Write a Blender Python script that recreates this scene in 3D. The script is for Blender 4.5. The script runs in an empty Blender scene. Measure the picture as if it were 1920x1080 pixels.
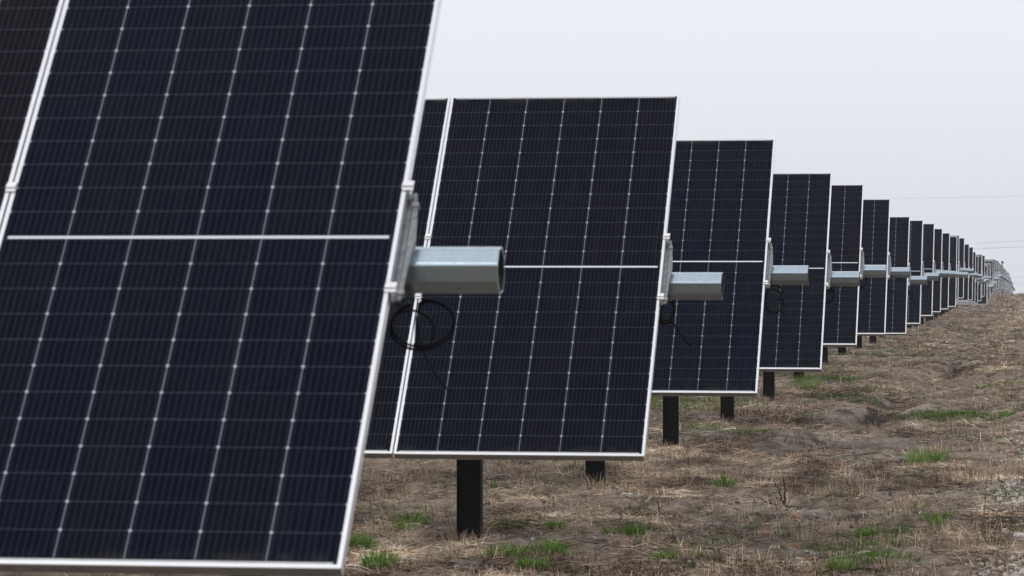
import bpy, math, random
import numpy as np
from mathutils import Vector, noise
random.seed(7)
rng = np.random.default_rng(11)
S = bpy.context.scene
COL = S.collection
R = math.radians

# ------------------------------------------------------------------ camera
F_PX = 6231.6
YAW, PITCH, ROLL = R(8.7912), R(-0.0666), R(0.0647)
fw = Vector((-math.sin(YAW)*math.cos(PITCH), math.cos(YAW)*math.cos(PITCH), math.sin(PITCH)))
rt0 = Vector((math.cos(YAW), math.sin(YAW), 0)); up0 = rt0.cross(fw)
rt = rt0*math.cos(ROLL)+up0*math.sin(ROLL); up = -rt0*math.sin(ROLL)+up0*math.cos(ROLL)
cam = bpy.data.cameras.new('camera'); co = bpy.data.objects.new('camera', cam); COL.objects.link(co)
from mathutils import Matrix
m = Matrix((rt, up, -fw)).transposed().to_4x4()
co.matrix_world = m
cam.sensor_width = 36; cam.lens = F_PX/1920*36
cam.clip_start = .1; cam.clip_end = 9000
cam.dof.use_dof = True; cam.dof.focus_distance = 33; cam.dof.aperture_fstop = 11
S.camera = co

# ------------------------------------------------------------------ tracker row measurements
PITCH_ROW, D0, X_END, TH = 6.5095, 8.9528, -1.6869, R(47.94)
ZC = [0.1301,0.0834,0.1532,0.1405,0.2302,0.2424,0.1517,0.2211,0.2865,0.3016,0.3113,0.3264,0.4534,0.4736,0.3737,0.3615,0.2706,0.1906]
XO = [-.0137,.0084,-.0098,.0045,-.0307,-.0092,.0133,.0086,.0188,.0052,.0083,.0377,-.0392,-.0208,.0002,.0184,.0032,-.0032]
NROW = 68
_kx = [18,19,20,21,22,23,24,25,26,28,30,32,36,41,47,52,57,67,76]
_kz = [.19,.26,.38,.36,.02,.05,.14,.24,.38,.56,.64,.60,.56,.49,.34,.38,-.10,-.56,-1.3]
def row_y(k): return D0+PITCH_ROW*(k-1)
def row_z(k):
    if k <= 18: return ZC[k-1]
    return float(np.interp(k, _kx, _kz)) + random.uniform(-.03, .03)
ROWZ = {k: row_z(k) for k in range(1, NROW+1)}
ROWX = {k: X_END+(XO[k-1] if k <= 18 else random.uniform(-.03, .03)) for k in range(1, NROW+1)}

# ------------------------------------------------------------------ ground height
_gy = [-2000,0,45,54,66,150,170,185,197,236,270,308,341,373,438,500,800,1500,4000]
_gz = [-1.72,-1.72,-1.72,-1.57,-1.43,-1.42,-1.32,-1.27,-1.16,-1.2,-1.28,-1.42,-1.36,-1.88,-2.35,-3.1,-11,-18,-20]
def sm(a, b, x):
    t = np.clip((x-a)/(b-a), 0, 1); return t*t*(3-2*t)
_perm = rng.permutation(512); _perm = np.r_[_perm, _perm]; _val = rng.uniform(-1, 1, 512)
def vnoise(x, y):
    xi = np.floor(x).astype(int); yi = np.floor(y).astype(int)
    fx = x-xi; fy = y-yi; fx = fx*fx*(3-2*fx); fy = fy*fy*(3-2*fy)
    h = lambda a, b: _val[_perm[(_perm[a & 511]+b) & 511]]
    return (h(xi,yi)*(1-fx)+h(xi+1,yi)*fx)*(1-fy)+(h(xi,yi+1)*(1-fx)+h(xi+1,yi+1)*fx)*fy
def fbm(x, y, o=4):
    s = 0; a = 1; t = 0
    for i in range(o):
        s = s+a*vnoise(x*2**i+17.3*i, y*2**i+5.1*i); t += a; a *= .55
    return s/t
# rut cut by rain beside the rows: centre line X(Y), and deeper washouts
def base_z(x, y): return np.interp(y, _gy, _gz)+.42*sm(-10, -4, x)*sm(110, 300, y)
def gz(x, y):
    x = np.asarray(x, float); y = np.asarray(y, float)
    z = base_z(x, y)
    z = z+.10*sm(-1.2, .3, x)*sm(20, 40, y)
    rc = np.interp(y, [20, 36, 45, 61, 90, 140], [-2.6, -2.3, -1.95, -1.05, -1.3, -1.4])+.25*vnoise(y*.35, y*0+3.3)
    dep = np.interp(y, [26, 40, 44, 47, 55, 59.5, 62, 70, 120, 160], [.03, .12, .20, .14, .15, .28, .16, .13, .12, 0])
    z = z-dep*np.exp(-((x-rc)/.28)**2)
    near = 1-sm(120, 260, y)
    z = z+near*(.050*fbm(x*.8, y*.55)+.060*fbm(x*2.3+9, y*1.7, 3)+.040*np.abs(fbm(x*7, y*5.5, 3))-.012)
    z = z-.30*np.exp(-(((x+1.10)/.22)**2+((y-60.3)/.55)**2)**1.6)-.14*np.exp(-(((x+1.92)/.30)**2+((y-45)/.5)**2)**1.5)
    z = z+.13*np.exp(-(((x+1.10)/.5)**2+((y-61.6)/.6)**2))+.09*np.exp(-(((x+1.9)/.6)**2+((y-46.1)/.6)**2))
    return z
def at(px, py):
    """a point on the ground seen at a given place of the 1920x1080 photograph"""
    d = fw+rt*((px-960)/F_PX)-up*((py-540)/F_PX)
    t = 20.0
    for i in range(60):
        p = d*t; g = float(gz(p.x, p.y)); e = p.z-g
        t += .6*e/abs(d.z) if abs(d.z) > 1e-4 else 0
        t = max(5, min(t, 600))
    p = d*t
    return Vector((p.x, p.y, float(gz(p.x, p.y))))

# ------------------------------------------------------------------ materials
def newmat(name):
    mt = bpy.data.materials.new(name); mt.use_nodes = True
    nt = mt.node_tree; b = nt.nodes['Principled BSDF']
    return mt, nt, b
class NX:
    def __init__(s, nt): s.nt = nt
    def val(s, sock, v):
        if isinstance(v, (int, float)): sock.default_value = v
        elif isinstance(v, (tuple, list)): sock.default_value = tuple(v)+((1,) if len(v) == 3 and len(sock.default_value) == 4 else ())
        else: s.nt.links.new(v, sock)
    def m(s, op, a, b=0, c=0):
        n = s.nt.nodes.new('ShaderNodeMath'); n.operation = op
        s.val(n.inputs[0], a); s.val(n.inputs[1], b); s.val(n.inputs[2], c); return n.outputs[0]
    def mix(s, f, a, b):
        n = s.nt.nodes.new('ShaderNodeMix'); n.data_type = 'RGBA'
        s.val(n.inputs[0], f); s.val(n.inputs[6], a); s.val(n.inputs[7], b); return n.outputs[2]
    def noise(s, vec, sc, det=4, rough=.6):
        n = s.nt.nodes.new('ShaderNodeTexNoise'); n.inputs['Scale'].default_value = sc
        n.inputs['Detail'].default_value = det; n.inputs['Roughness'].default_value = rough
        if vec is not None: s.nt.links.new(vec, n.inputs['Vector'])
        return n.outputs['Fac']
    def ramp(s, f, lo, hi):
        n = s.nt.nodes.new('ShaderNodeMapRange'); n.interpolation_type = 'SMOOTHSTEP'
        s.val(n.inputs[0], f); n.inputs[1].default_value = lo; n.inputs[2].default_value = hi; return n.outputs[0]
    def coord(s, which='Object', sc=None):
        o = s.nt.nodes.new('ShaderNodeTexCoord').outputs[which]
        if sc:
            mp = s.nt.nodes.new('ShaderNodeMapping'); mp.inputs['Scale'].default_value = sc
            s.nt.links.new(o, mp.inputs[0]); o = mp.outputs[0]
        return o
    def pos(s, sc=None):
        o = s.nt.nodes.new('ShaderNodeNewGeometry').outputs['Position']
        if sc:
            mp = s.nt.nodes.new('ShaderNodeMapping'); mp.inputs['Scale'].default_value = sc
            s.nt.links.new(o, mp.inputs[0]); o = mp.outputs[0]
        return o
    def bump(s, h, strength, dist, b):
        n = s.nt.nodes.new('ShaderNodeBump'); n.inputs['Strength'].default_value = strength
        n.inputs['Distance'].default_value = dist; s.nt.links.new(h, n.inputs['Height'])
        s.nt.links.new(n.outputs[0], b.inputs['Normal'])

# module glass and cells, laid out in metres through the UV map
MW, ML, LIP, FD = 1.134, 2.278, .0115, .035
GW, GL = MW-2*LIP, ML-2*LIP
def cells_material():
    mt, nt, b = newmat('solar_cells'); x = NX(nt)
    uv = nt.nodes.new('ShaderNodeUVMap'); uv.uv_map = 'UVMap'
    sp = nt.nodes.new('ShaderNodeSeparateXYZ'); nt.links.new(uv.outputs[0], sp.inputs[0])
    u, v = sp.outputs[0], sp.outputs[1]
    cp = GW/6; mar = .008; cg = .006; half = GL/2-mar-cg; rp = half/12
    # distance to the nearest column gap
    du = x.m('ABSOLUTE', x.m('SUBTRACT', x.m('FRACT', x.m('ADD', x.m('DIVIDE', u, cp), .5)), .5)); du = x.m('MULTIPLY', du, cp)
    vc = x.m('ABSOLUTE', x.m('SUBTRACT', v, GL/2))              # from the middle bar
    w = x.m('SUBTRACT', vc, cg)
    dv = x.m('ABSOLUTE', x.m('SUBTRACT', x.m('FRACT', x.m('ADD', x.m('DIVIDE', w, rp), .5)), .5)); dv = x.m('MULTIPLY', dv, rp)
    col_gap = x.m('SUBTRACT', 1, x.ramp(du, .0009, .0021))
    row_gap = x.m('SUBTRACT', 1, x.ramp(dv, .0004, .0013))
    dia = x.m('SUBTRACT', 1, x.ramp(x.m('ADD', du, dv), .0046, .0068))
    inner = x.m('MULTIPLY', x.m('GREATER_THAN', w, .02), x.m('LESS_THAN', vc, GL/2-mar-.02))
    dia = x.m('MULTIPLY', dia, inner)
    # no gap strip against the side frames
    eu = x.m('MINIMUM', u, x.m('SUBTRACT', GW, u))
    col_gap = x.m('MULTIPLY', col_gap, x.m('GREATER_THAN', eu, .02))
    bar = x.m('MULTIPLY', x.m('LESS_THAN', vc, .0048), x.m('GREATER_THAN', eu, .014))
    edge = x.m('MULTIPLY', x.m('GREATER_THAN', vc, GL/2-.0075), x.m('GREATER_THAN', eu, .012))
    # busbar ribs
    bb = x.m('ABSOLUTE', x.m('SUBTRACT', x.m('FRACT', x.m('DIVIDE', u, cp/10)), .5))
    rib = x.m('SUBTRACT', 1, x.ramp(bb, .04, .20))
    # one tone per cell and one per module
    cx = x.m('FLOOR', x.m('DIVIDE', u, cp)); cy = x.m('FLOOR', x.m('DIVIDE', x.m('ADD', v, 0.003), rp*6))
    oi = nt.nodes.new('ShaderNodeObjectInfo')
    cmb = nt.nodes.new('ShaderNodeCombineXYZ'); nt.links.new(cx, cmb.inputs[0]); nt.links.new(cy, cmb.inputs[1])
    nt.links.new(x.m('MULTIPLY', oi.outputs['Random'], 57.0), cmb.inputs[2])
    wn = nt.nodes.new('ShaderNodeTexWhiteNoise'); nt.links.new(cmb.outputs[0], wn.inputs['Vector'])
    ta = nt.nodes.new('ShaderNodeAttribute'); ta.attribute_type = 'OBJECT'; ta.attribute_name = 'tone'
    tone = x.m('ADD', x.m('MULTIPLY', x.m('SUBTRACT', wn.outputs['Value'], .5), .55), ta.outputs['Fac'])
    tone = x.m('MINIMUM', x.m('MAXIMUM', tone, 0.0), 1.0)
    cell = x.mix(tone, (.0016, .0030, .0088), (.0050, .0038, .0056))
    cell = x.mix(x.m('MULTIPLY', rib, .55), cell, (.024, .028, .041))
    c = x.mix(x.m('MULTIPLY', row_gap, .46), cell, (.14, .15, .18))
    c = x.mix(x.m('MULTIPLY', col_gap, .95), c, (.24, .25, .28))
    c = x.mix(x.m('MULTIPLY', dia, .92), c, (.55, .57, .62))
    c = x.mix(bar, c, (.74, .75, .78)); c = x.mix(edge, c, (.55, .55, .54))
    # dust and lichen that has gathered along the glass edges, and a few droppings
    oc = x.coord('Object')
    dn = x.noise(oc, 9, 5, .7); dn2 = x.noise(oc, 60, 2, .5)
    rim = x.m('SUBTRACT', 1, x.ramp(x.m('SUBTRACT', GL/2, vc), .006, .05))
    grime = x.m('MULTIPLY', rim, x.ramp(dn, .42, .68))
    c = x.mix(x.m('MULTIPLY', grime, .28), c, (.085, .085, .06))
    film = x.ramp(dn, .35, .8)
    c = x.mix(x.m('MULTIPLY', film, .009), c, (.30, .28, .25))
    st_ = x.noise(x.coord('Object', (22, 1.3, 1.3)), 1.6, 4, .6)
    c = x.mix(x.m('MULTIPLY', x.ramp(st_, .55, .8), .022), c, (.34, .31, .27))
    vo = nt.nodes.new('ShaderNodeTexVoronoi'); vo.inputs['Scale'].default_value = 2.7; nt.links.new(oc, vo.inputs['Vector'])
    spot = x.m('MULTIPLY', x.m('LESS_THAN', vo.outputs['Distance'], .014), x.m('GREATER_THAN', dn2, .45))
    c = x.mix(x.m('MULTIPLY', spot, .3), c, (.4, .4, .38))
    nt.links.new(c, b.inputs['Base Color'])
    b.inputs['Roughness'].default_value = .14; b.inputs['IOR'].default_value = 1.13; b.inputs['Specular Tint'].default_value = (.66, .78, 1, 1)
    x.bump(x.noise(oc, 3.5, 2, .5), .05, .01, b)
    return mt
def metal(name, col, rough, met, var=.12, sc=30, col2=None, bmp=.002):
    mt, nt, b = newmat(name); x = NX(nt)
    n = x.noise(x.coord('Object'), sc, 5, .65)
    c2 = col2 or tuple(v*(1-var*2) for v in col)
    nt.links.new(x.mix(x.ramp(n, .3, .75), col, c2), b.inputs['Base Color'])
    b.inputs['Metallic'].default_value = met
    nt.links.new(x.m('ADD', rough-.06, x.m('MULTIPLY', n, .14)), b.inputs['Roughness'])
    x.bump(n, .08, bmp, b)
    return mt
M_CELLS = cells_material()
M_FRAME = metal('anodised_aluminium', (.85, .85, .86), .34, .93, .03, 14)
M_WALL_SHADE = metal('shaded_aluminium', (.34, .325, .30), .5, .6, .12, 20)  # frame aluminium darkened: shade on the end walls is put into the colour
M_CLAMP = metal('cast_aluminium', (.86, .85, .85), .42, .8, .06, 40)
M_TUBE = metal('galvanised_steel', (.44, .52, .57), .24, .95, .07, 55, None, .0002)
M_INNER = metal('shaded_steel_inside', (.030, .028, .025), .8, .2, .2, 30)  # uncoated steel, with the shade inside the open tube painted into its colour
M_RAIL = metal('galvanised_rail', (.30, .315, .32), .40, .85, .22, 45)
M_POST = metal('dark_weathered_steel', (.0075, .0075, .0085), .75, .0, .3, 22, (.018, .015, .013))
M_CABLE = metal('black_cable_rubber', (.0035, .0035, .0045), .7, 0, .2, 80)
M_POST.node_tree.nodes['Principled BSDF'].inputs['Specular IOR Level'].default_value = .12
M_CABLE.node_tree.nodes['Principled BSDF'].inputs['Specular IOR Level'].default_value = .15
M_BACK = metal('white_backsheet', (.55, .56, .57), .6, 0, .05, 5)
M_BOLT = metal('zinc_bolt', (.38, .38, .37), .4, .7, .2, 60)
M_WIRE = metal('aluminium_conductor', (.10, .10, .11), .7, .3, .1, 3)

# ------------------------------------------------------------------ mesh helper
class MB:
    def __init__(s): s.v = []; s.f = []; s.m = []; s.uv = {}
    def add(s, vs, fs, mi=0):
        o = len(s.v); s.v += [tuple(p) for p in vs]; s.f += [tuple(i+o for i in f) for f in fs]; s.m += [mi]*len(fs)
    def box(s, x0, x1, y0, y1, z0, z1, tf=None, mi=0):
        p = [(x, y, z) for z in (z0, z1) for y in (y0, y1) for x in (x0, x1)]
        if tf: p = [tf(*q) for q in p]
        s.add(p, [(0,2,3,1),(4,5,7,6),(0,1,5,4),(2,6,7,3),(0,4,6,2),(1,3,7,5)], mi)
    def prism(s, poly, x0, x1, tf, mi=0):
        n = len(poly)
        p = [tf(x0, a, b) for a, b in poly]+[tf(x1, a, b) for a, b in poly]
        s.add(p, [tuple(range(n))[::-1], tuple(range(n, 2*n))]+[(i, (i+1) % n, n+(i+1) % n, n+i) for i in range(n)], mi)
    def tube(s, pts, r, n=6, mi=0, taper=None):
        pts = [Vector(p) for p in pts]; k = len(pts); vs = []
        ref = Vector((.3, .9, .25)).normalized()
        for i, p in enumerate(pts):
            t = (pts[min(i+1, k-1)]-pts[max(i-1, 0)]).normalized()
            a = t.cross(ref).normalized(); b_ = t.cross(a)
            rr = r if taper is None else r*(1+(taper-1)*i/(k-1))
            vs += [p+(a*math.cos(2*math.pi*j/n)+b_*math.sin(2*math.pi*j/n))*rr for j in range(n)]
        fs = [(i*n+j, i*n+(j+1) % n, (i+1)*n+(j+1) % n, (i+1)*n+j) for i in range(k-1) for j in range(n)]
        fs += [tuple(range(n))[::-1], tuple(range((k-1)*n, k*n))]
        s.add(vs, fs, mi)
    def mesh(s, name, mats, smooth=False):
        me = bpy.data.meshes.new(name); me.from_pydata(s.v, [], s.f)
        for mt in (mats if isinstance(mats, (list, tuple)) else [mats]): me.materials.append(mt)
        me.polygons.foreach_set('material_index', s.m)
        if smooth: me.polygons.foreach_set('use_smooth', [True]*len(s.f))
        me.update()
        import bmesh
        bm = bmesh.new(); bm.from_mesh(me); bmesh.ops.recalc_face_normals(bm, faces=bm.faces); bm.to_mesh(me); bm.free()
        return me
def link(name, data, parent=None, loc=(0, 0, 0), **props):
    o = bpy.data.objects.new(name, data); COL.objects.link(o); o.location = loc
    if parent: o.parent = parent
    for k, v in props.items(): o[k] = v
    return o
cs, sn = math.cos(TH), math.sin(TH)
def sl(x, s, n): return (x, s*cs-n*sn, s*sn+n*cs)       # x along tube, s up the panel slope, n out of the glass

# -- module frame (origin: centre of the front face)
mb = MB()
hw, hl = MW/2, ML/2
T = .0022
for a, b_ in ((-1, 0), (1, 0)):
    x0 = a*hw; x1 = a*(hw-LIP)
    xa, xb = min(x0, x1), max(x0, x1)
    mb.box(xa, xb, -hl, hl, -.006, 0, sl)
    mb.box(min(x0, x0-a*T), max(x0, x0-a*T), -hl, hl, -FD, -.006, sl, 0)
    mb.box(min(x0, x0-a*.026), max(x0, x0-a*.026), -hl, hl, -FD-.0016, -FD, sl)
for a in (-1, 1):
    s0 = a*hl; s1 = a*(hl-LIP)
    mb.box(-hw+LIP, hw-LIP, min(s0, s1), max(s0, s1), -.006, -.0004, sl)
    q = s0-a*T
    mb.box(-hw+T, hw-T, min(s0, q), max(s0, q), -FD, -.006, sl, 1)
    q = s0-a*.026
    mb.box(-hw+.026, hw-.026, min(s0, q), max(s0, q), -FD-.0016, -FD, sl)
ME_FRAME = mb.mesh('panel_frame', [M_FRAME, M_WALL_SHADE])
# -- laminate
mb = MB()
mb.box(-GW/2, GW/2, -GL/2, GL/2, -.0065, -.0018, sl, 0)
ME_CELL = mb.mesh('cell_sheet', [M_CELLS, M_BACK])
uvl = ME_CELL.uv_layers.new(name='UVMap')
inv = lambda p: (p[0]+GW/2, (p[1]*cs+p[2]*sn)+GL/2)
for pl in ME_CELL.polygons:
    front = pl.normal.dot(Vector(sl(0, 0, 1))) > .9
    pl.material_index = 0 if front else 1
    for li in pl.loop_indices:
        uvl.data[li].uv = inv(ME_CELL.vertices[ME_CELL.loops[li].vertex_index].co)
# -- junction boxes on the back
mb = MB()
for xx in (0,): mb.box(xx-.045, xx+.045, -.03, .03, -.024, -.0066, sl)
ME_JB = mb.mesh('junction_box', M_CABLE)

TN, TR_ = -.137, .0625                                       # tube axis behind the glass face, half the width across flats
def octagon(r, rot=R(8)):
    rr = r/math.cos(math.pi/8)
    return [(rr*math.cos(rot+math.pi/8+i*math.pi/4), rr*math.sin(rot+math.pi/8+i*math.pi/4)) for i in range(8)]
def tube_mesh(length, over):
    mb = MB(); o = octagon(TR_); i_ = octagon(TR_-.0045)
    x0, x1 = -length, over
    n = 8; vs = []
    # rounded bends: every corner split in three
    def soft(poly, rad):
        out = []
        for k in range(8):
            p = Vector(poly[k]); a = Vector(poly[k-1]); c = Vector(poly[(k+1) % 8])
            da = (a-p).normalized(); dc = (c-p).normalized()
            out += [p+da*rad, (p+da*rad*.32+dc*rad*.32), p+dc*rad]
        return [(q.x, q.y) for q in out]
    o = soft(o, .005); i_ = soft(i_, .004); n = 24
    for xx in (x0, x1):
        for poly in (o, i_): vs += [(xx, a, b) for a, b in poly]
    fs = []
    for k in range(n):
        k2 = (k+1) % n
        fs += [(k, k2, 2*n+k2, 2*n+k), (2*n+k, 2*n+k2, 3*n+k2, 3*n+k), (k, n+k, n+k2, k2), (n+k, 3*n+k, 3*n+k2, n+k2)]
    mb.add(vs, fs); mb.m = [1 if i % 4 == 3 else 0 for i in range(len(fs))]
    return mb.mesh('torque_tube', [M_TUBE, M_INNER])
# -- mounting rail under every module joint: a pressed channel with tapered ends and a saddle on the tube
def rail_mesh():
    """pressed hat: front flange under the frames, tapering trough down to the tube"""
    mb = MB(); dp = TN+TR_+.001
    st = [(-.20, .022, .019, -.050), (-.145, .024, .021, -.060), (-.06, .027, .023, dp), (.0, .030, .025, dp), (.02, .035, .025, dp), (.06, .033, .025, dp), (.145, .026, .021, -.060), (.20, .018, .015, -.050)]
    n0 = -FD-.0025; vs = []
    for s_, w, wi, d in st:
        vs += [sl(-w, s_, n0), sl(-wi*.55, s_, n0), sl(-wi*.40, s_, n0-.006), sl(wi*.40, s_, n0-.006), sl(wi*.55, s_, n0), sl(w, s_, n0), sl(w*.82, s_, d), sl(-w*.82, s_, d)]
    fs = [(i*8+j, i*8+(j+1) % 8, (i+1)*8+(j+1) % 8, (i+1)*8+j) for i in range(len(st)-1) for j in range(8)]
    fs += [tuple(range(8))[::-1], tuple(range((len(st)-1)*8, len(st)*8))]
    mb.add(vs, fs)
    return mb.mesh('mounting_rail', M_RAIL)
def saddle_mesh():
    mb = MB()
    # strap round the tube, with its two ears
    c = Vector((0, sl(0, 0, TN)[1], sl(0, 0, TN)[2]))
    o = octagon(TR_+.0045); i_ = octagon(TR_+.0008)
    vs = [(-.022, c.y+a, c.z+b) for a, b in o]+[(-.022, c.y+a, c.z+b) for a, b in i_]+[(.022, c.y+a, c.z+b) for a, b in o]+[(.022, c.y+a, c.z+b) for a, b in i_]
    fs = []
    for k in range(8):
        k2 = (k+1) % 8
        fs += [(k, k2, 16+k2, 16+k), (8+k, 24+k, 24+k2, 8+k2), (16+k, 16+k2, 24+k2, 24+k), (k, 8+k, 8+k2, k2)]
    mb.add(vs, fs)
    return mb.mesh('tube_strap', M_RAIL)
def bolt_mesh():
    mb = MB()
    mb.tube([sl(0, 0, -.012), sl(0, 0, 0), sl(0, 0, .0001), sl(0, 0, .006)], .011, 6)
    return mb.mesh('bolt', M_BOLT)
def clamp_mesh(end):
    mb = MB()
    x0, x1 = (-.011, .020) if end else (-.014, .014)
    prof = [(-.0175, .0005), (.0175, .0005), (.0175, .0045), (.0065, .0045), (.0055, .0092), (-.0055, .0092), (-.0065, .0045), (-.0175, .0045)]
    mb.prism(prof, x0, x1, sl)
    if end: mb.box(.0035, .0095, -.0175, .0175, -FD-.002, .0007, sl)
    return mb.mesh('clamp', M_CLAMP)
ME_RAIL, ME_STRAP, ME_BOLT, ME_CL_END, ME_CL_MID = rail_mesh(), saddle_mesh(), bolt_mesh(), clamp_mesh(True), clamp_mesh(False)
# -- driven steel beam post: web parallel with the tube, flanges at its two edges
def post_mesh():
    mb = MB(); h0, h1 = -2.35, -.07
    mb.box(-.074, .074, -.003, .003, h0, h1)
    for a in (-1, 1): mb.box(min(a*.0745, a*.0815), max(a*.0745, a*.0815), -.05, .05, h0, h1)
    return mb.mesh('post', M_POST)
def bearing_mesh():
    mb = MB()
    o = octagon(TR_+.028); i_ = octagon(TR_+.004)
    n = 8; vs = [(-.03, a, b) for a, b in o]+[(-.03, a, b) for a, b in i_]+[(.03, a, b) for a, b in o]+[(.03, a, b) for a, b in i_]
    fs = []
    for k in range(8):
        k2 = (k+1) % 8
        fs += [(k, k2, 16+k2, 16+k), (8+k, 24+k, 24+k2, 8+k2), (16+k, 16+k2, 24+k2, 24+k), (k, 8+k, 8+k2, k2)]
    mb.add(vs, fs)
    mb.box(-.06, .06, -.062, -.051, -.30, -.05); mb.box(-.06, .06, .051, .062, -.30, -.05)
    return mb.mesh('bearing', M_RAIL)
ME_POST, ME_BEAR = post_mesh(), bearing_mesh()
NMOD = 6
ME_TUBE = tube_mesh(NMOD*1.14+.3, .27)

# -- spare cable coiled under the row end; sizes in metres relative to the panel end and glass centre
def cable_mesh(loops, tail, start, rad):
    """loops: list of (cx, cz, rx, rz, turns, a0); tail: list of points"""
    path = list(start)
    for (cx, cz, rx, rz, turns, a0) in loops:
        n = int(36*turns)
        for i in range(n+1):
            a = a0+2*math.pi*turns*i/n
            w = 1+.05*math.sin(a*1.7+a0)
            path.append((cx+rx*w*math.cos(a), .16+.035*math.sin(a+1)+.012*i/n, cz+rz*w*math.sin(a)))
    if tail: path += tail
    # even out the joins between the turns
    P = [Vector(p) for p in path]
    for _ in range(2): P = [P[0]]+[(P[i-1]+P[i]*2+P[i+1])/4 for i in range(1, len(P)-1)]+[P[-1]]
    mb = MB(); mb.tube(P, rad, 7, taper=.7 if tail else None)
    return mb.mesh('cable', M_CABLE, True)

ORD = "first second third fourth fifth sixth seventh eighth ninth tenth eleventh twelfth thirteenth fourteenth fifteenth sixteenth seventeenth eighteenth nineteenth".split()
TENS = {2: 'twenty', 3: 'thirty', 4: 'forty', 5: 'fifty', 6: 'sixty'}
def ordinal(n):
    if n < 20: return ORD[n-1]
    t, u = divmod(n, 10)
    return (TENS[t][:-1]+'ieth') if u == 0 else TENS[t]+'-'+ORD[u-1]

# coil of each near row: centre x, z, radii (metres); measured from where it hangs in the photograph
COILS = {
 1: dict(loops=[(.040,-.247,.085,.068,1.0,1.9), (.005,-.262,.062,.060,.62,4.9), (.040,-.240,.080,.066,.98,2.1)], tail=(.030,-.312,.110,-.425)),
 2: dict(r=.0075, loops=[(.000,-.205,.036,.062,1.0,.4), (-.010,-.205,.042,.066,1.0,1.2), (.004,-.198,.030,.054,.8,.2)], tail=(.02,-.255,.115,-.375)),
 3: dict(r=.006, loops=[(.045,-.250,.062,.090,1.0,.2), (.030,-.255,.060,.086,.6,3.3)], tail=(.07,-.305,.16,-.42)),
 4: dict(r=.0075, loops=[(-.010,-.230,.066,.068,1.0,.1), (-.005,-.235,.054,.060,.9,.6), (-.020,-.225,.070,.070,1,2)], tail=None),
 5: dict(r=.008, loops=[(.005,-.190,.050,.060,1.0,.4), (.0,-.196,.058,.070,.8,.1)], tail=(.03,-.25,.085,-.42)),
 6: dict(r=.007, loops=[(.085,-.235,.085,.125,.85,.2), (.03,-.30,.06,.05,.5,3.5)], tail=(.06,-.33,.12,-.52)),
 7: dict(r=.009, loops=[(.030,-.20,.060,.09,.8,.2), (.02,-.31,.055,.07,.6,4.6)], tail=(.04,-.33,.12,-.50)),
 8: dict(r=.012, loops=[(.04,-.23,.05,.09,.8,.2)], tail=(.05,-.3,.09,-.45)),
 9: dict(loops=[(.05,-.22,.07,.08,.6,4.4)], tail=(.05,-.3,.13,-.36)),
 10: dict(loops=[(.03,-.22,.05,.07,.6,4.6)], tail=(.04,-.28,.12,-.40)),
}
LOOK = {
 1: 'nearest solar tracker row at left, big dark panels with looped black cable under its tube',
 2: 'second solar tracker row from the camera, whole end panel standing behind the nearest row',
 3: 'third solar tracker row from the camera, loose ring of cable under its tube',
 4: 'fourth solar tracker row from the camera, with a tight cable coil below its tube',
}
TONES = {(1,0): .12, (1,1): .95, (2,0): .46, (2,1): .25, (3,0): .15, (4,0): .25, (5,0): .6, (6,0): .0, (7,0): .45, (8,0): .3, (9,0): .6, (10,0): .7, (11,0): .1}
rows = []
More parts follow.
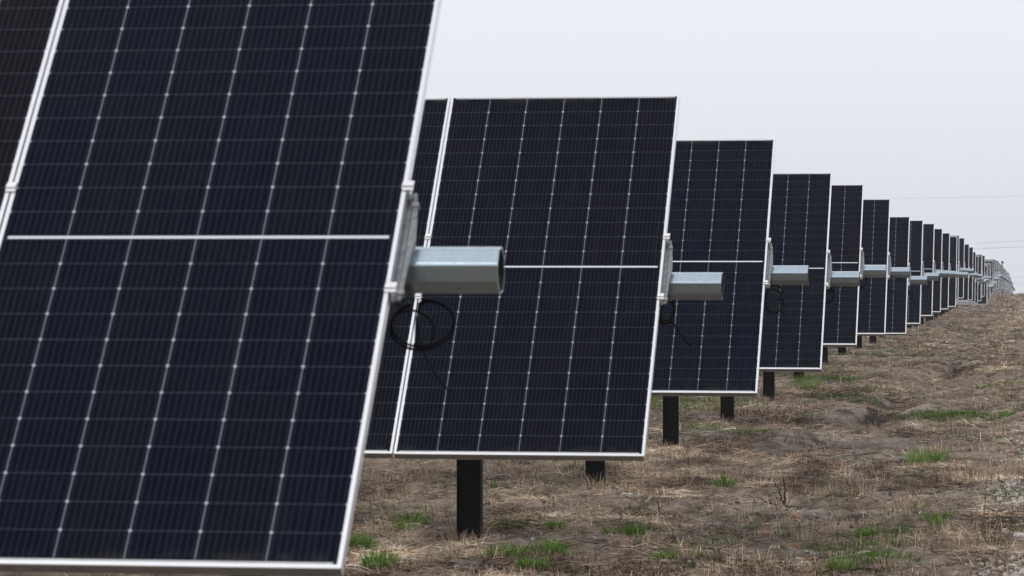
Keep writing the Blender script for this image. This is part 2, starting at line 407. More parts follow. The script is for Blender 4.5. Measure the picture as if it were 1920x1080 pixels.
for k in range(1, NROW+1):
    Y = row_y(k); X = ROWX[k]; zc = ROWZ[k]
    g = float(base_z(X-2, Y))
    root = bpy.data.objects.new('solar_tracker', None); COL.objects.link(root)
    root.empty_display_size = .3
    root.location = (X, Y, g)
    root['label'] = LOOK.get(k) or ('%s solar tracker row from the camera, %s' % (ordinal(k), 'dark panels with steel tube end' if k < 19 else ('small and pale in the haze' if k > 34 else 'narrow dark panels with pale edges')))
    root['category'] = 'solar panel row'; root['group'] = 'solar tracker rows in a line'
    c = Vector((0, 0, zc-g))                                  # glass centre line
    tz = Vector(sl(0, 0, TN))
    for i in range(NMOD):
        off = c+Vector((-MW/2-1.14*i, 0, 0))
        p = link('solar_panel', ME_FRAME, root, off)
        p.rotation_euler = (R(random.uniform(-.12, .12)), 0, R(random.uniform(-.03, .03)))
        cs_o = link('cell_sheet', ME_CELL, p)
        cs_o['tone'] = TONES.get((k, i), random.uniform(.05, .85))
        if k <= 4:
            for xx in (-.35, 0, .35): link('junction_box', ME_JB, p, (xx, 0, 0))
    link('torque_tube', ME_TUBE, root, c+tz+Vector((random.uniform(-.006, .006) if k > 2 else 0, 0, 0)))
    for i in range(NMOD if k <= 30 else 1):
        xx = .006 if i == 0 else -1.14*i+.003
        r_ = link('mounting_rail', ME_RAIL, root, c+Vector((xx, 0, 0)))
        if k <= 30: link('tube_strap', ME_STRAP, r_)
        if i == 0 and k <= 14:
            for bs in (.155, -.172): link('bolt', ME_BOLT, r_, sl(.018, bs, -.040))
        for cs_ in (.19, -.19):
            link('clamp', ME_CL_END if i == 0 else ME_CL_MID, root, c+Vector((0 if i == 0 else xx, 0, 0))+Vector(sl(0, cs_, 0)))
    for i in range(1):
        px_ = -2.003
        pz = c+tz+Vector((px_, 0, 0))
        link('post', ME_POST, root, pz)
        link('bearing', ME_BEAR, root, pz)
    if k in COILS:
        q = COILS[k]; st = sl(.012, -.20, -.05)
        L0 = q['loops'][0]
        a0 = L0[5]
        first = (L0[0]+L0[2]*math.cos(2.0), .16, L0[1]+L0[3]*math.sin(2.0))
        start = [st, (st[0]+.006, .0, st[2]-.02), (first[0]+.0, .10, first[2]+.015), first]
        t = q['tail']
        tail = None
        if t:
            tail = [(t[0]+(t[2]-t[0])*f+.004*math.sin(7*f), .16, t[1]+(t[3]-t[1])*f) for f in [i/8 for i in range(9)]]
        link('cable', cable_mesh(q['loops'], tail, start, q.get('r', .0045)), root, c)
    rows.append(root)

# ------------------------------------------------------------------ ground sheet
def grow(a, b, d0, g, stop):
    out = []; x = a; d = d0
    while (x < b if b > a else x > b):
        out.append(x); x += d if b > a else -d
        d = min(d*g, stop)
    out.append(b); return out
xs = sorted(set([round(v, 4) for v in grow(-9, 2.5, .055, 1, .055)]+[round(v, 4) for v in grow(2.6, 2500, .1, 1.16, 300)]+[round(v, 4) for v in grow(-9.1, -2500, .1, 1.16, 300)]))
ys = sorted(set([round(v, 4) for v in grow(17, 4500, .05, 1.0045, 300)]+[round(v, 4) for v in grow(16.9, -600, .1, 1.2, 100)]))
XX, YY = np.meshgrid(np.array(xs), np.array(ys)); nx, ny = len(xs), len(ys)
ZZ = gz(XX, YY)
V = np.stack([XX, YY, ZZ], -1).reshape(-1, 3)
ii = (np.arange(ny-1)[:, None]*nx+np.arange(nx-1)[None, :]).ravel()
Fq = np.stack([ii, ii+1, ii+nx+1, ii+nx], -1)
def np_mesh(name, V, Fq, mats, smooth=True, attr=None):
    me = bpy.data.meshes.new(name)
    me.vertices.add(len(V)); me.vertices.foreach_set('co', V.astype(np.float32).ravel())
    me.loops.add(Fq.size); me.loops.foreach_set('vertex_index', Fq.astype(np.int32).ravel())
    me.polygons.add(len(Fq)); k = Fq.shape[1]
    me.polygons.foreach_set('loop_start', np.arange(0, Fq.size, k, dtype=np.int32))
    me.polygons.foreach_set('loop_total', np.full(len(Fq), k, dtype=np.int32))
    if smooth: me.polygons.foreach_set('use_smooth', np.ones(len(Fq), bool))
    for mt in mats: me.materials.append(mt)
    if attr is not None:
        a = me.color_attributes.new(name='tint', type='FLOAT_COLOR', domain='POINT')
        a.data.foreach_set('color', np.concatenate([attr, np.ones((len(attr), 1))], 1).astype(np.float32).ravel())
    me.update(calc_edges=True); me.validate()
    return me
def ground_material():
    mt, nt, b = newmat('dry_soil'); x = NX(nt)
    P = x.pos(); Pf = x.pos((1, .45, 1)); Pw = x.pos((.5, .35, 1))
    big = x.noise(Pw, .55, 5, .65); mid = x.noise(Pf, 2.6, 6, .72); fine = x.noise(x.pos((1, .5, 1)), 26, 6, .8)
    fib = x.noise(x.pos((.35, 1, 1)), 70, 4, .75); fib2 = x.noise(x.pos((1, .35, 1)), 85, 4, .75)
    soil = x.mix(x.ramp(mid, .35, .68), (.080, .064, .050), (.42, .355, .29))
    straw = x.mix(x.ramp(fine, .3, .7), (.065, .047, .035), (.47, .37, .28))
    c = x.mix(x.ramp(big, .38, .60), soil, straw)
    c = x.mix(x.m('MULTIPLY', x.ramp(x.noise(Pf, 1.1, 5, .7), .56, .70), .7), c, (.36, .30, .25))
    c = x.mix(x.m('MULTIPLY', x.ramp(fib, .56, .74), .75), c, (.46, .385, .31))
    c = x.mix(x.m('MULTIPLY', x.ramp(fib2, .58, .76), .7), c, (.045, .033, .023))
    c = x.mix(x.m('MULTIPLY', x.ramp(x.noise(x.pos((.5, 1.1, 1)), 1.7, 6, .75), .55, .66), .6), c, (.058, .044, .032))
    mo = x.noise(x.pos((1, .42, 1)), 4.2, 6, .7)
    c = x.mix(x.m('MULTIPLY', x.ramp(mo, .50, .64), .62), c, (.050, .039, .030))
    c = x.mix(x.m('MULTIPLY', x.ramp(mo, .48, .34), .40), c, (.50, .42, .335))
    # shade of the two washout pits in the rut, painted into the soil colour
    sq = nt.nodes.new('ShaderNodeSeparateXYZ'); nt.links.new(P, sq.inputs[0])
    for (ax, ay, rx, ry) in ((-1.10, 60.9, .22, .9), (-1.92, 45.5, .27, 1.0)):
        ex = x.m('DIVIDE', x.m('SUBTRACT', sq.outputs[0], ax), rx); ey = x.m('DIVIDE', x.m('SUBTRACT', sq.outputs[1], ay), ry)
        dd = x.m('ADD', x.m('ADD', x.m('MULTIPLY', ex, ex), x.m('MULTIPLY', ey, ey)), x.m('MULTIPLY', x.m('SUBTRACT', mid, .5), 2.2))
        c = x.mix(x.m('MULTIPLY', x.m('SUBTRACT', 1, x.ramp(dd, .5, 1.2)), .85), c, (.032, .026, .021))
    gm = x.ramp(x.noise(x.pos((.5, .22, 1)), .9, 5, .7), .56, .70)
    c = x.mix(x.m('MULTIPLY', x.m('MULTIPLY', gm, x.ramp(fine, .4, .62)), .55), c, (.085, .115, .035))
    # pale limestone gravel of the track that runs along the right
    sp = nt.nodes.new('ShaderNodeSeparateXYZ'); nt.links.new(P, sp.inputs[0])
    yr = nt.nodes.new('ShaderNodeMapRange'); nt.links.new(sp.outputs[1], yr.inputs[0]); yr.inputs[1].default_value = 29; yr.inputs[2].default_value = 48; yr.inputs[4].default_value = .8
    e = x.m('ADD', x.m('SUBTRACT', sp.outputs[0], yr.outputs[0]), x.m('MULTIPLY', x.m('SUBTRACT', x.noise(x.pos((.6, .5, 1)), 1.0, 6, .75), .5), .9))
    rd = x.ramp(e, .0, .25)
    vo = nt.nodes.new('ShaderNodeTexVoronoi'); vo.inputs['Scale'].default_value = 26; nt.links.new(P, vo.inputs['Vector'])
    stone = x.mix(x.ramp(vo.outputs['Distance'], .1, .6), (.52, .49, .45), (.24, .21, .185))
    c = x.mix(x.m('MULTIPLY', rd, .8), c, stone)
    nt.links.new(c, b.inputs['Base Color']); b.inputs['Roughness'].default_value = .95
    b.inputs['Specular IOR Level'].default_value = .05
    h = x.m('ADD', x.m('MULTIPLY', fine, .6), x.m('ADD', x.m('MULTIPLY', mid, .8), x.m('MULTIPLY', fib, .35)))
    x.bump(h, .9, .05, b)
    return mt
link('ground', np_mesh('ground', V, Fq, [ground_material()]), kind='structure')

# ------------------------------------------------------------------ dry thatch, straw and grass
def strands(P, az, el, ln, wd, bend, col):
    """n strands, each three short quads that droop; returns verts, faces, colours"""
    n = len(P); K = 3
    d = np.stack([np.cos(az), np.sin(az)], -1)
    side = np.stack([-d[:, 1], d[:, 0]], -1)
    side = side*np.cos(rng.uniform(-.6, .6, n))[:, None]
    vs = []
    p = P.copy(); e = el.copy()
    pts = [p.copy()]
    for j in range(K):
        st = ln/K
        p = p+np.stack([d[:, 0]*np.cos(e)*st, d[:, 1]*np.cos(e)*st, np.sin(e)*st], -1)
        pts.append(p.copy()); e = e-bend/K
    out = np.zeros((n, K+1, 2, 3))
    # blades turn their face at random: mix of sideways and depth offsets
    tw = rng.uniform(0, math.pi, n)
    off = np.stack([side[:, 0]*np.cos(tw)+.0, side[:, 1]*np.cos(tw), np.sin(tw)*np.where(el < .5, 1.0, .0)], -1)
    off[:, 0] += np.where(el >= .5, np.sin(tw)*.6, 0)
    off /= np.linalg.norm(off, axis=1)[:, None]+1e-9
    for j in range(K+1):
        w = (wd*(1-.75*(j/K)**1.5))[:, None]*.5
        out[:, j, 0] = pts[j]-off*w; out[:, j, 1] = pts[j]+off*w
    idx = np.arange(n)[:, None]*((K+1)*2)
    F_ = []
    for j in range(K):
        F_.append(np.concatenate([idx+2*j, idx+2*j+1, idx+2*j+3, idx+2*j+2], 1))
    F_ = np.concatenate(F_, 0)
    cc = np.repeat(col, (K+1)*2, axis=0)
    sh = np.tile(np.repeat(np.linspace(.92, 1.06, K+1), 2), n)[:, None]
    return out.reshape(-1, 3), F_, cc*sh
def blade_material(name, rough, trans):
    mt, nt, b = newmat(name)
    a = nt.nodes.new('ShaderNodeAttribute'); a.attribute_name = 'tint'
    nt.links.new(a.outputs['Color'], b.inputs['Base Color'])
    b.inputs['Roughness'].default_value = rough; b.inputs['Specular IOR Level'].default_value = .08
    if trans:
        t = nt.nodes.new('ShaderNodeBsdfTranslucent'); nt.links.new(a.outputs['Color'], t.inputs[0])
        mx = nt.nodes.new('ShaderNodeMixShader'); mx.inputs[0].default_value = trans
        out = nt.nodes['Material Output']
        nt.links.new(b.outputs[0], mx.inputs[1]); nt.links.new(t.outputs[0], mx.inputs[2]); nt.links.new(mx.outputs[0], out.inputs[0])
    return mt
M_STRAW = blade_material('dry_grass', .8, .2); M_GREEN = blade_material('green_grass', .6, .3)
STRAW = np.array([(.70,.555,.42),(.56,.43,.32),(.35,.255,.185),(.82,.70,.57),(.145,.098,.070),(.47,.30,.205),(.06,.043,.032)])
GREEN = np.array([(.085,.20,.020),(.11,.22,.030),(.045,.12,.016),(.16,.25,.045),(.10,.13,.035)])
def scatter(n, x0, x1, y0, y1, dens):
    X = rng.uniform(x0, x1, n); Y = rng.uniform(y0, y1, n)
    # stay near what can be seen past the rows, or a step beside it
    keep = (X > -.165*Y-3.0)
    d = dens(X, Y); keep &= rng.uniform(0, 1, n) < d
    return X[keep], Y[keep]
def thatch_density(X, Y):
    a = fbm(X*.9+3, Y*.45, 4); t = np.clip(.42+2.3*a, .05, 1)
    return t*(1-.85*sm(.0, .5, X-.8*sm(30, 48, Y)+.5*vnoise(X*2, Y)))
VV, FF, CC = [], [], []; off = 0
def push(r):
    global off
    VV.append(r[0]); FF.append(r[1]+off); CC.append(r[2]); off += len(r[0])
def lay(n, x0, x1, y0, y1, wmul, lmul):
    X, Y = scatter(n, x0, x1, y0, y1, thatch_density); k = len(X)
    P = np.stack([X, Y, gz(X, Y)+.002], -1)
    up_ = rng.uniform(0, 1, k) < .10+.25*sm(-.05, .35, fbm(X*.7+11, Y*.5, 3))
    az = rng.uniform(0, 2*math.pi, k)
    el = np.where(up_, rng.uniform(.5, 1.45, k), rng.uniform(.0, .38, k))
    ln = np.where(up_, rng.uniform(.03, .10, k), rng.uniform(.04, .16, k))*lmul
    tf = fbm(X*1.6+31, Y*.9+5, 4)+.35*rng.normal(0, .35, k)
    light = np.array([0, 1, 3, 0, 2, 1, 5]); dark = np.array([4, 6, 2, 5, 4, 6, 1])
    pick = rng.integers(0, 7, k)
    ci = np.where(tf > -.02, light[pick], dark[pick])
    mot = np.clip(1+1.5*fbm(X*3.6+50, Y*1.5+8, 4), .35, 1.7)
    push(strands(P, az, el, ln, rng.uniform(.0022, .005, k)*wmul, rng.uniform(0, .6, k), STRAW[ci]*np.array([1.06, 1.11, 1.12])*rng.uniform(.5, 1.3, (k, 1))*mot[:, None]))
lay(330000, -7.5, 1.5, 17, 34, 1.2, 1)
lay(240000, -11, 2.5, 34, 64, 1.9, 1.3)
lay(150000, -16, 4, 64, 150, 3.4, 2.1)
lay(50000, -18, 6, 150, 330, 7, 4)
# tussocks of standing dead stems
def tussock(cx, cy, n, rad, h, cols, el0=.75, wd=(.0025, .0045), push_=None, bend=.9, mul=1.0):
    rr = rad*np.sqrt(rng.uniform(0, 1, n)); a = rng.uniform(0, 2*math.pi, n)
    X = cx+rr*np.cos(a); Y = cy+rr*np.sin(a)*1.4
    P = np.stack([X, Y, gz(X, Y)], -1)
    ln = h*rng.uniform(.45, 1.1, n)*(1-.35*(rr/rad)**2)
    el = rng.uniform(el0, 1.53, n)
    return strands(P, a+rng.normal(0, .6, n), el, ln, rng.uniform(wd[0], wd[1], n), rng.uniform(0, bend, n), cols[rng.integers(0, len(cols), n)]*rng.uniform(.8, 1.15, (n, 1))*mul)
DEAD = STRAW[[1, 2, 5, 4, 0]]
for i in range(520):
    y = rng.uniform(17.5, 62)**1.0; x = rng.uniform(-.165*y-1.5, .9)
    push(tussock(x, y, int(rng.uniform(14, 60)), rng.uniform(.05, .22), rng.uniform(.06, .17), DEAD, .8, (.0025, .004+.00006*y)))
for i in range(260):
    y = rng.uniform(60, 140); x = rng.uniform(-.15*y, 1.5)
    push(tussock(x, y, 22, rng.uniform(.15, .5), rng.uniform(.08, .18), DEAD, .8, (.006, .012)))
for (px, py, n, rad, h) in [(1565,1000,60,.10,.16),(1500,1010,90,.22,.12),(1370,950,80,.3,.10),(1885,890,260,.35,.22),(1840,900,140,.3,.18),(1600,880,70,.18,.17),(1620,930,80,.1,.14),(690,905,140,.35,.14),(830,880,160,.4,.14),(950,885,140,.3,.14),(1060,880,120,.25,.12),(1120,915,110,.14,.16),(1700,960,100,.3,.13),(1480,985,70,.35,.10),(720,990,100,.2,.12),(860,1040,60,.12,.12),(1300,900,90,.3,.12),(1780,1000,120,.3,.15),(1850,1020,140,.3,.16)]:
    p = at(px, py); push(tussock(p.x, p.y, n, rad, h, DEAD))
for k in range(2, 16):
    fx, fy = ROWX[k]-2.003, row_y(k)+.1
    for j in range(5): push(tussock(fx+rng.uniform(-.14, .14), fy-.06+rng.uniform(-.06, .05), 16, .05, rng.uniform(.04, .11), DEAD, .8, (.003, .004+.00006*fy)))
link('dry_grass', np_mesh('dry_grass', np.concatenate(VV), np.concatenate(FF), [M_STRAW], False, np.concatenate(CC)), kind='stuff')

# low green ground cover in patches nobody could count
VV, FF, CC = [], [], []; off = 0
for (px, py, n, rad, h) in [(1270,765,500,.9,.10),(1330,760,500,.9,.09),(1225,750,300,.6,.10),(1560,716,420,.7,.09),(1590,748,300,.5,.08),(1640,735,220,.5,.07),(1400,815,300,.35,.05),(1310,800,160,.25,.06),(1740,782,420,.5,.09),(1790,780,420,.45,.09),(1820,790,300,.4,.07),(1870,722,260,.5,.08),(1845,668,260,.8,.10),(1870,620,260,1.2,.10),(1890,560+62,200,1.2,.10),(1700,660,300,1.1,.08),(1620,668,300,1.2,.08),(1850,590,260,1.6,.09),(1640,640,260,1.6,.08),(1730,620,240,1.6,.08),(1590,1030,260,.35,.05),(1640,1045,260,.3,.06),(1080,880,60,.12,.09),(1300,830,100,.3,.05),(950,985,200,.28,.05),(700,960,90,.25,.06),(1190,1000,60,.12,.05),(1600,870,80,.5,.06),(1760,975,90,.15,.07),(1690,1000,120,.3,.05),(1560,700,240,1,.07),(1500,690,200,1,.07)]:
    p = at(px, py); push(tussock(p.x, p.y, int(n*1.5), rad, h*1.1, GREEN, .6, (.003, .0045+.00012*p.y), mul=.9))
for i in range(1300):
    y = 18+110*rng.uniform(0, 1)**1.3; x = rng.uniform(-.16*y-1, .3)
    if fbm(np.array([x*.5+40]), np.array([y*.25]))[0] > .0:
        push(tussock(x, y, int(rng.uniform(6, 46)), rng.uniform(.03, .20)*(1+y/50), rng.uniform(.03, .10), GREEN, .6, (.003, .004+.0001*y), mul=.8))
link('green_ground_cover', np_mesh('green_ground_cover', np.concatenate(VV), np.concatenate(FF), [M_GREEN], False, np.concatenate(CC)), kind='stuff')

# single green tufts that stand out in the foreground
TUFTS = [
 (1025, 1040, 150, .14, .11, 'bright green grass tuft right of the wide black post, largest of the three there'),
 (1000, 1062, 120, .10, .09, 'green grass tuft near the bottom edge, lowest right of the wide black post'),
 (945, 1040, 130, .12, .10, 'green grass tuft on bare soil below and right of the wide black post'),
 (880, 1012, 80, .07, .08, 'small green tuft growing against the foot of the wide black post'),
 (712, 1060, 150, .10, .13, 'green grass tuft beside the lower right corner of the nearest panel'),
 (676, 1032, 130, .09, .12, 'green grass tuft partly hidden by the edge of the nearest panel'),
 (752, 1000, 46, .08, .17, 'upright yellow green weed left of the wide black post'),
 (775, 985, 50, .10, .17, 'thin upright green weeds between the nearest panel and the wide black post'),
 (1188, 1003, 120, .07, .11, 'rounded green grass tuft on soil under the corner of the second row'),
 (1145, 1000, 60, .06, .07, 'flat little green tuft beside the rounded tuft under the second row'),
 (1040, 990, 90, .07, .10, 'olive green tuft mixed with dead stems right of the wide black post'),
 (1360, 918, 110, .07, .17, 'tall dense green tuft standing alone on brown soil right of the second post'),
 (1250, 1050, 90, .07, .09, 'green grass tuft at the bottom middle of the open ground'),
 (1575, 1070, 120, .10, .09, 'low green tuft at the bottom edge left of the pale track'),
 (1720, 868, 90, .12, .17, 'bright yellow green grass clump, left half of the pair near the pale track'),
 (1752, 866, 110, .14, .15, 'bright green grass clump, right half of the pair near the pale track'),
 (1756, 990, 50, .05, .15, 'upright green sprouts on brown thatch near the lower right corner'),
 (1620, 1003, 70, .07, .07, 'small dark green tuft in the middle of the lower right ground'),
 (1518, 728, 90, .18, .28, 'tall yellow green weeds behind the black post of the fifth row'),
 (1890, 780, 60, .10, .10, 'small green tuft at the right edge on brown thatch'),
]
for (px, py, n, rad, h, lab) in TUFTS:
    p = at(px, py); VV, FF, CC = [], [], []; off = 0
    warm = 'yellow' in lab
    push(tussock(p.x, p.y, int(n*1.6), rad, h*1.1, GREEN[[1, 3, 3]] if warm else GREEN, .55, (.004, .0075), bend=1.1, mul=1.3))
    push(tussock(p.x, p.y, n//4, rad*1.3, h*.7, DEAD, .5))
    vv = np.concatenate(VV)-np.array(p)
    link('grass_tuft', np_mesh('grass_tuft', vv, np.concatenate(FF), [M_GREEN], False, np.concatenate(CC)), None, p, label=lab, category='grass tuft', group='green grass tufts on the soil')

# dead stalks, twigs
def twig(name, pts, r, lab, cat, mat, group=None, branches=()):
    p0 = Vector(pts[0])
    mb = MB()
    def fine(pp):
        out = []
        for i in range(len(pp)-1):
            for f in (0, .34, .67):
                q = Vector(pp[i]).lerp(Vector(pp[i+1]), f)
                if i or f: q += Vector((random.uniform(-1, 1), random.uniform(-1, 1), random.uniform(-1, 1)))*r*.8
                out.append(q-p0)
        out.append(Vector(pp[-1])-p0); return out
    mb.tube(fine(pts), r, 6, taper=.35)
    for b_ in branches: mb.tube(fine(b_), r*.7, 5, taper=.35)
    o = link(name, mb.mesh(name, mat, True), None, p0, label=lab, category=cat)
    if group: o['group'] = group
M_TWIG = metal('dead_wood', (.030, .022, .019), .9, 0, .25, 60)
M_STALK = metal('dry_stalk', (.44, .33, .22), .8, 0, .2, 50)
M_STALK2 = metal('brown_stalk', (.16, .105, .075), .85, 0, .2, 50)
def rel(p, dx, dy, dz): return (p.x+dx, p.y+dy, float(gz(p.x+dx, p.y+dy))+dz)
p = at(1475, 951)
twig('forked_twig', [rel(p,0,0,-.01), rel(p,-.01,0,.09), rel(p,-.022,0,.24)], .0115, 'dark forked twig standing upright on the open ground with a branch lying beside it', 'twig', M_TWIG,
     branches=[[rel(p,-.02,0,.01), rel(p,-.05,.01,.08), rel(p,-.07,0,.14), rel(p,-.11,0,.20)], [rel(p,.01,0,.005), rel(p,-.10,-.02,.02), rel(p,-.19,0,.035), rel(p,-.24,.02,.06)], [rel(p,0,0,.01), rel(p,.04,-.03,.02), rel(p,.09,-.02,.015)]])
p = at(1080, 906)
twig('dry_reed', [rel(p,-.35,.02,.01), rel(p,-.1,0,.055), rel(p,.15,0,.06), rel(p,.36,0,.04)], .004, 'long pale reed lying left of the second black post', 'reed', M_STALK, 'pale reeds lying on the ground')
p = at(1150, 905)
twig('dry_reed', [rel(p,-.02,0,.05), rel(p,.2,-.08,.03), rel(p,.45,-.2,.03), rel(p,.8,-.35,.02), rel(p,1.1,-.5,.02)], .0045, 'long pale reed lying from the second black post toward the right', 'reed', M_STALK, 'pale reeds lying on the ground')
p = at(1205, 930)
twig('dry_reed', [rel(p,-.12,.1,.04), rel(p,0,0,.03), rel(p,.12,-.12,.02)], .006, 'short broken tan reed on the soil below the long pale reed', 'reed', M_STALK, 'pale reeds lying on the ground')
p = at(1243, 975)
twig('twig', [rel(p,-.05,.05,.12), rel(p,-.03,.02,.06), rel(p,.02,0,.02), rel(p,.12,-.05,.01)], .006, 'small dark crooked twig on brown soil in the middle foreground', 'twig', M_TWIG, branches=[[rel(p,-.03,.02,.07), rel(p,.0,.03,.10)]])
p = at(1840, 1000)
twig('tall_stalk', [rel(p,0,0,0), rel(p,.03,0,.25), rel(p,.05,0,.5), rel(p,.10,0,.82)], .0032, 'tall thin brown stalk standing near the pale gravel at the right', 'stalk', M_STALK2, 'tall thin dead stalks')
p = at(1845, 1003)
twig('tall_stalk', [rel(p,0,0,0), rel(p,.09,0,.14), rel(p,.2,0,.28), rel(p,.27,0,.36)], .003, 'leaning thin brown stalk crossing in front of the pale gravel', 'stalk', M_STALK2, 'tall thin dead stalks')
p = at(1410, 970)
twig('tall_stalk', [rel(p,0,0,0), rel(p,.012,0,.12), rel(p,.03,0,.27), rel(p,.05,0,.38)], .0028, 'thin brown stalk standing left of the forked twig', 'stalk', M_STALK2, 'tall thin dead stalks')
p = at(1363, 900)
twig('tall_stalk', [rel(p,0,0,0), rel(p,.004,0,.12), rel(p,.012,0,.24)], .0028, 'thin dark stalk rising just behind the tall dense green tuft', 'stalk', M_STALK2, 'tall thin dead stalks')
p = at(694, 968)
twig('tall_stalk', [rel(p,0,0,0), rel(p,.005,0,.12), rel(p,.02,0,.22)], .0035, 'dark dead stalk beside the edge of the nearest panel', 'stalk', M_STALK2, 'tall thin dead stalks')
p = at(1470, 822)
twig('tall_stalk', [rel(p,0,0,0), rel(p,.06,0,.14), rel(p,.11,0,.33)], .004, 'brown stalk leaning right, behind on the open ground beyond the fourth row post', 'stalk', M_STALK2, 'tall thin dead stalks')
p = at(1292, 800)
twig('dry_reed', [rel(p,0,0,0), rel(p,-.04,0,.06), rel(p,-.09,0,.14)], .005, 'short pale reed leaning left beside the third visible post', 'reed', M_STALK, 'pale reeds lying on the ground')

# stones and clods
def stone_mesh(rx, ry, rz, seed, mat):
    import bmesh
    bm = bmesh.new(); bmesh.ops.create_icosphere(bm, subdivisions=4, radius=1)
    for v in bm.verts:
        q = v.co*1.3+Vector((seed*3.1, seed*1.7, seed))
        k = 1+.45*noise.noise(q)+.28*noise.noise(q*2.7)+.14*noise.noise(q*7)
        v.co = Vector((v.co.x*rx*k, v.co.y*ry*k, v.co.z*rz*k))
    me = bpy.data.meshes.new('stone'); bm.to_mesh(me); bm.free(); me.materials.append(mat)
    return me
M_ROCK = metal('reddish_rock', (.34, .19, .11), .9, 0, .25, 25)
M_CLOD = metal('grey_clod', (.17, .14, .115), .98, 0, .25, 25)
M_MUD = metal('dark_mud', (.085, .064, .046), .95, 0, .3, 14, (.16, .12, .085))
M_LIME = metal('limestone', (.60, .57, .53), .9, 0, .15, 25)
M_TAN = metal('tan_rock', (.42, .30, .20), .9, 0, .2, 25)
for j, (px, py, a, b_, c_, mt, nm, cat, lab) in enumerate([
 (1488, 1026, .040, .035, .022, M_ROCK, 'rock', 'rock', 'reddish rock on dark soil below the forked twig'),
 (1523, 1053, .040, .04, .022, M_ROCK, 'rock', 'rock', 'orange brown rock near the bottom edge, lower of the reddish pair'),
 (1540, 1043, .022, .02, .018, M_CLOD, 'clod', 'soil clod', 'small dark clod between the two reddish rocks'),
 (1492, 976, .055, .04, .05, M_TAN, 'rock', 'rock', 'rounded tan lump in dead grass below the forked twig'),
 (1440, 1000, .09, .05, .018, M_TAN, 'rock', 'rock', 'flat pale orange slab on soil left of the reddish rocks'),
 (872, 1066, .13, .10, .035, M_CLOD, 'clod', 'soil clod', 'grey heap of dried mud below the wide black post'),
 (1175, 930, .05, .05, .018, M_LIME, 'rock', 'rock', 'small pale stone on soil below the second black post'),
 (1194, 1033, .03, .03, .03, M_CLOD, 'clod', 'soil clod', 'small grey clod near the bottom middle of the ground'),
 (1905, 952, .03, .03, .02, M_LIME, 'rock', 'rock', 'white limestone lump at the right edge on the gravel'),
 (1912, 1010, .045, .04, .03, M_LIME, 'rock', 'rock', 'largest white limestone lump near the lower right corner'),
 (1898, 1068, .04, .035, .025, M_LIME, 'rock', 'rock', 'white limestone lump in the bottom right corner'),
]):
    p = at(px, py)
    link(nm, stone_mesh(a, b_, c_, j+1.3, mt), None, p+Vector((0, 0, c_*.35)), label=lab, category=cat)
# loose pale gravel chips: stuff
mb = MB(); r_ = random.Random(5)
def chip(x, y, s):
    z = float(gz(x, y))
    vs = [Vector((r_.uniform(-1, 1), r_.uniform(-1, 1), 0)).normalized()*0 for _ in range(0)]
    a = r_.uniform(0, 6.28); pts = []
    for i in range(5):
        t = a+i*1.2566; pts.append((x+s*r_.uniform(.7, 1.2)*math.cos(t), y+s*r_.uniform(.7, 1.2)*math.sin(t)))
    lo = [(q[0], q[1], z-.01) for q in pts]; hi = [(x+(q[0]-x)*.7, y+(q[1]-y)*.7, z+s*r_.uniform(.35, .75)) for q in pts]
    mb.add(lo+hi, [tuple(range(5))[::-1], tuple(range(5, 10))]+[(i, (i+1) % 5, 5+(i+1) % 5, 5+i) for i in range(5)])
for i in range(13000):
    y = 17.5+50*r_.random()**1.5; x = r_.gauss(.42, .34)
    x += float(np.interp(y, [17, 28, 35, 50], [-.04, -.02, .12, .8]))
    if x < -.35: continue
    chip(x, y, r_.uniform(.006, .026)*(1.5 if r_.random() < .1 else 1))
for i in range(3000):
    y = r_.uniform(18, 60); x = r_.uniform(-.16*y, 0)
    if vnoise(np.array([x*1.1+7]), np.array([y*.6]))[0] > .15: chip(x, y, .004+.014*r_.random()**2.5)
link('gravel', mb.mesh('gravel', M_LIME), kind='stuff')
mb = MB()
for (px, py, n, rx, ry, sz) in [(1650, 766, 26, .30, .5, .05), (1665, 752, 14, .25, .4, .045), (1815, 694, 34, .30, .7, .07), (1800, 705, 16, .25, .6, .05), (1700, 740, 18, .5, .9, .035), (1560, 800, 20, .4, .5, .03), (1440, 985, 16, .3, .3, .02)]:
    p = at(px, py)
    for i in range(n): chip(p.x+r_.gauss(0, rx*.6), p.y+r_.gauss(0, ry*.6), sz*r_.uniform(.35, 1.2))
for i in range(2600):
    y = 17.5+70*r_.random()**1.4; x = r_.uniform(-.17*y-1, .2)
    if vnoise(np.array([x*.9-7]), np.array([y*.5]))[0] > -.1: chip(x, y, r_.uniform(.006, .022)*(1+y/70))
link('soil_clods', mb.mesh('soil_clods', M_MUD), kind='stuff')

# ------------------------------------------------------------------ a thin mast among the far rows
p = Vector((0, 0, 0)); d = fw+rt*((1879.5-960)/F_PX); t_ = 243/d.y; mx_ = d.x*t_
gzv = float(gz(mx_, 243))
root = bpy.data.objects.new('mast', None); COL.objects.link(root); root.location = (mx_, 243, gzv)
root['label'] = 'thin dark mast with a small round head rising among the far panel rows'; root['category'] = 'mast'
mb = MB(); mb.tube([(0, 0, -.2), (0, 0, 2.45)], .028, 8); link('pole', mb.mesh('pole', M_POST), root)
mb = MB(); import bmesh
bm_ = bmesh.new(); bmesh.ops.create_icosphere(bm_, subdivisions=2, radius=.10, matrix=Matrix.Translation((0, 0, 2.5))); mb.add([v.co.copy() for v in bm_.verts], [tuple(v.index for v in f.verts) for f in bm_.faces]); bm_.free(); link('sensor_head', mb.mesh('sensor_head', M_POST), root)

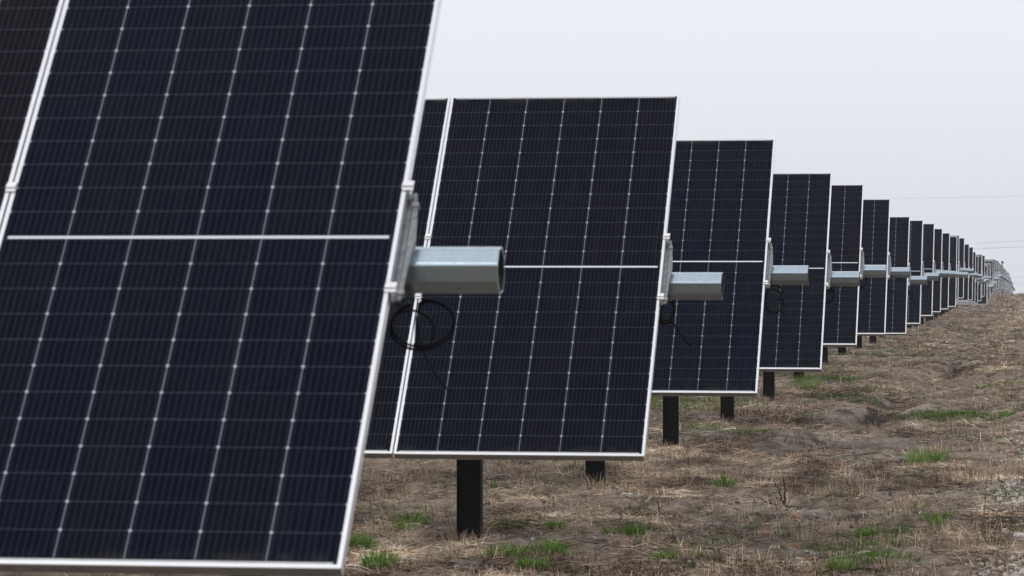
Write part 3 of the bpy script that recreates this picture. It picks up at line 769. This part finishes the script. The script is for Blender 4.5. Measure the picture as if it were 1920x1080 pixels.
# ------------------------------------------------------------------ overhead wires far behind
def wire(yd, pts_px, r, lab):
    mb = MB(); (xa, ya), (xb, yb) = pts_px
    da = fw+rt*((xa-960)/F_PX)-up*((ya-540)/F_PX); db = fw+rt*((xb-960)/F_PX)-up*((yb-540)/F_PX)
    A = da*(yd/da.y); B = db*(yd/db.y)
    slope = (B.z-A.z)/(B.x-A.x); span = 110
    pts = []
    mid = (A.x+B.x)/2; zm = (A.z+B.z)/2
    for i in range(61):
        x = -span+2*span*i/60
        # shallow catenary, tangent to the measured slope
        pts.append((mid+x, yd, zm+slope*x+.00035*x*x))
    o = Vector(pts[0])
    mb.tube([Vector(q)-o for q in pts], r, 5)
    link('power_line', mb.mesh('power_line', M_WIRE, True), None, o, label=lab, category='power line', group='overhead wires behind the rows')
wire(420, ((1680, 373), (1918, 368)), .010, 'highest overhead wire, faint and alone against the pale sky at right')
wire(420, ((1812, 457), (1918, 452)), .012, 'upper wire of the pair crossing the sky just above the far rows')
wire(420, ((1820, 467), (1918, 463)), .016, 'lower wire of the pair crossing the sky just above the far rows')
wire(620, ((1890, 520), (1918, 519)), .014, 'upper of the three low wires right of the last rows')
wire(620, ((1895, 530), (1918, 529)), .017, 'middle of the three low wires right of the last rows')
wire(620, ((1895, 535), (1918, 533)), .017, 'lowest overhead wire right of the last rows near the horizon')

# ------------------------------------------------------------------ haze
me = bpy.data.meshes.new('haze')
tmp = MB(); tmp.box(-700, 700, -60, 760, -21, 15)
me.from_pydata(tmp.v, [], tmp.f); me.update()
hm = bpy.data.materials.new('haze_air'); hm.use_nodes = True; nt = hm.node_tree
nt.nodes.remove(nt.nodes['Principled BSDF'])
pv = nt.nodes.new('ShaderNodeVolumePrincipled'); pv.inputs['Color'].default_value = (.97, .98, 1, 1)
pv.inputs['Density'].default_value = .0004; pv.inputs['Anisotropy'].default_value = .2
nt.links.new(pv.outputs[0], nt.nodes['Material Output'].inputs['Volume'])
me.materials.append(hm)
link('haze', me, kind='stuff')

# ------------------------------------------------------------------ light: bright overcast
W = bpy.data.worlds.new('World'); S.world = W; W.use_nodes = True; nt = W.node_tree
bg = nt.nodes['Background']; x = NX(nt)
sky = nt.nodes.new('ShaderNodeTexSky'); sky.sky_type = 'NISHITA'; sky.sun_disc = False
SUN_EL, SUN_AZ = R(48), R(215)
sky.sun_elevation = SUN_EL; sky.sun_rotation = SUN_AZ; sky.air_density = 1.2; sky.dust_density = 3
sc_ = nt.nodes.new('ShaderNodeVectorMath'); sc_.operation = 'SCALE'; nt.links.new(sky.outputs[0], sc_.inputs[0]); sc_.inputs['Scale'].default_value = .10
tc = nt.nodes.new('ShaderNodeTexCoord')
sp = nt.nodes.new('ShaderNodeSeparateXYZ'); nt.links.new(tc.outputs['Generated'], sp.inputs[0])
el_ = x.ramp(sp.outputs[2], -.01, .14)
cl = x.noise(tc.outputs['Generated'], 2.2, 5, .55)
over = x.mix(el_, (.815, .845, .905), (.93, .965, 1.05))
hi_ = x.ramp(sp.outputs[2], .10, .9)
over = x.mix(hi_, over, (.98, 1.0, 1.06))
over = x.mix(x.m('MULTIPLY', x.ramp(cl, .40, .75), .10), over, (.68, .70, .76))
fin = x.mix(.92, sc_.outputs[0], over)
nt.links.new(fin, bg.inputs[0]); bg.inputs[1].default_value = 1.0
sun = bpy.data.lights.new('sun', 'SUN'); sun.energy = .6; sun.angle = R(28); sun.color = (1, .97, .92)
so = bpy.data.objects.new('sun', sun); COL.objects.link(so)
sd = Vector((math.sin(SUN_AZ)*math.cos(SUN_EL), math.cos(SUN_AZ)*math.cos(SUN_EL), math.sin(SUN_EL)))
so.rotation_euler = (-sd).to_track_quat('-Z', 'Y').to_euler(); so.location = (0, -5, 20)

S.view_settings.view_transform = 'Standard'; S.view_settings.look = 'None'
S.view_settings.exposure = 0; S.view_settings.gamma = 1
S.render.engine = 'CYCLES'
S.cycles.max_bounces = 6; S.cycles.diffuse_bounces = 3; S.cycles.glossy_bounces = 3; S.cycles.volume_bounces = 1
S.cycles.use_denoising = True; S.cycles.denoising_prefilter = 'ACCURATE'
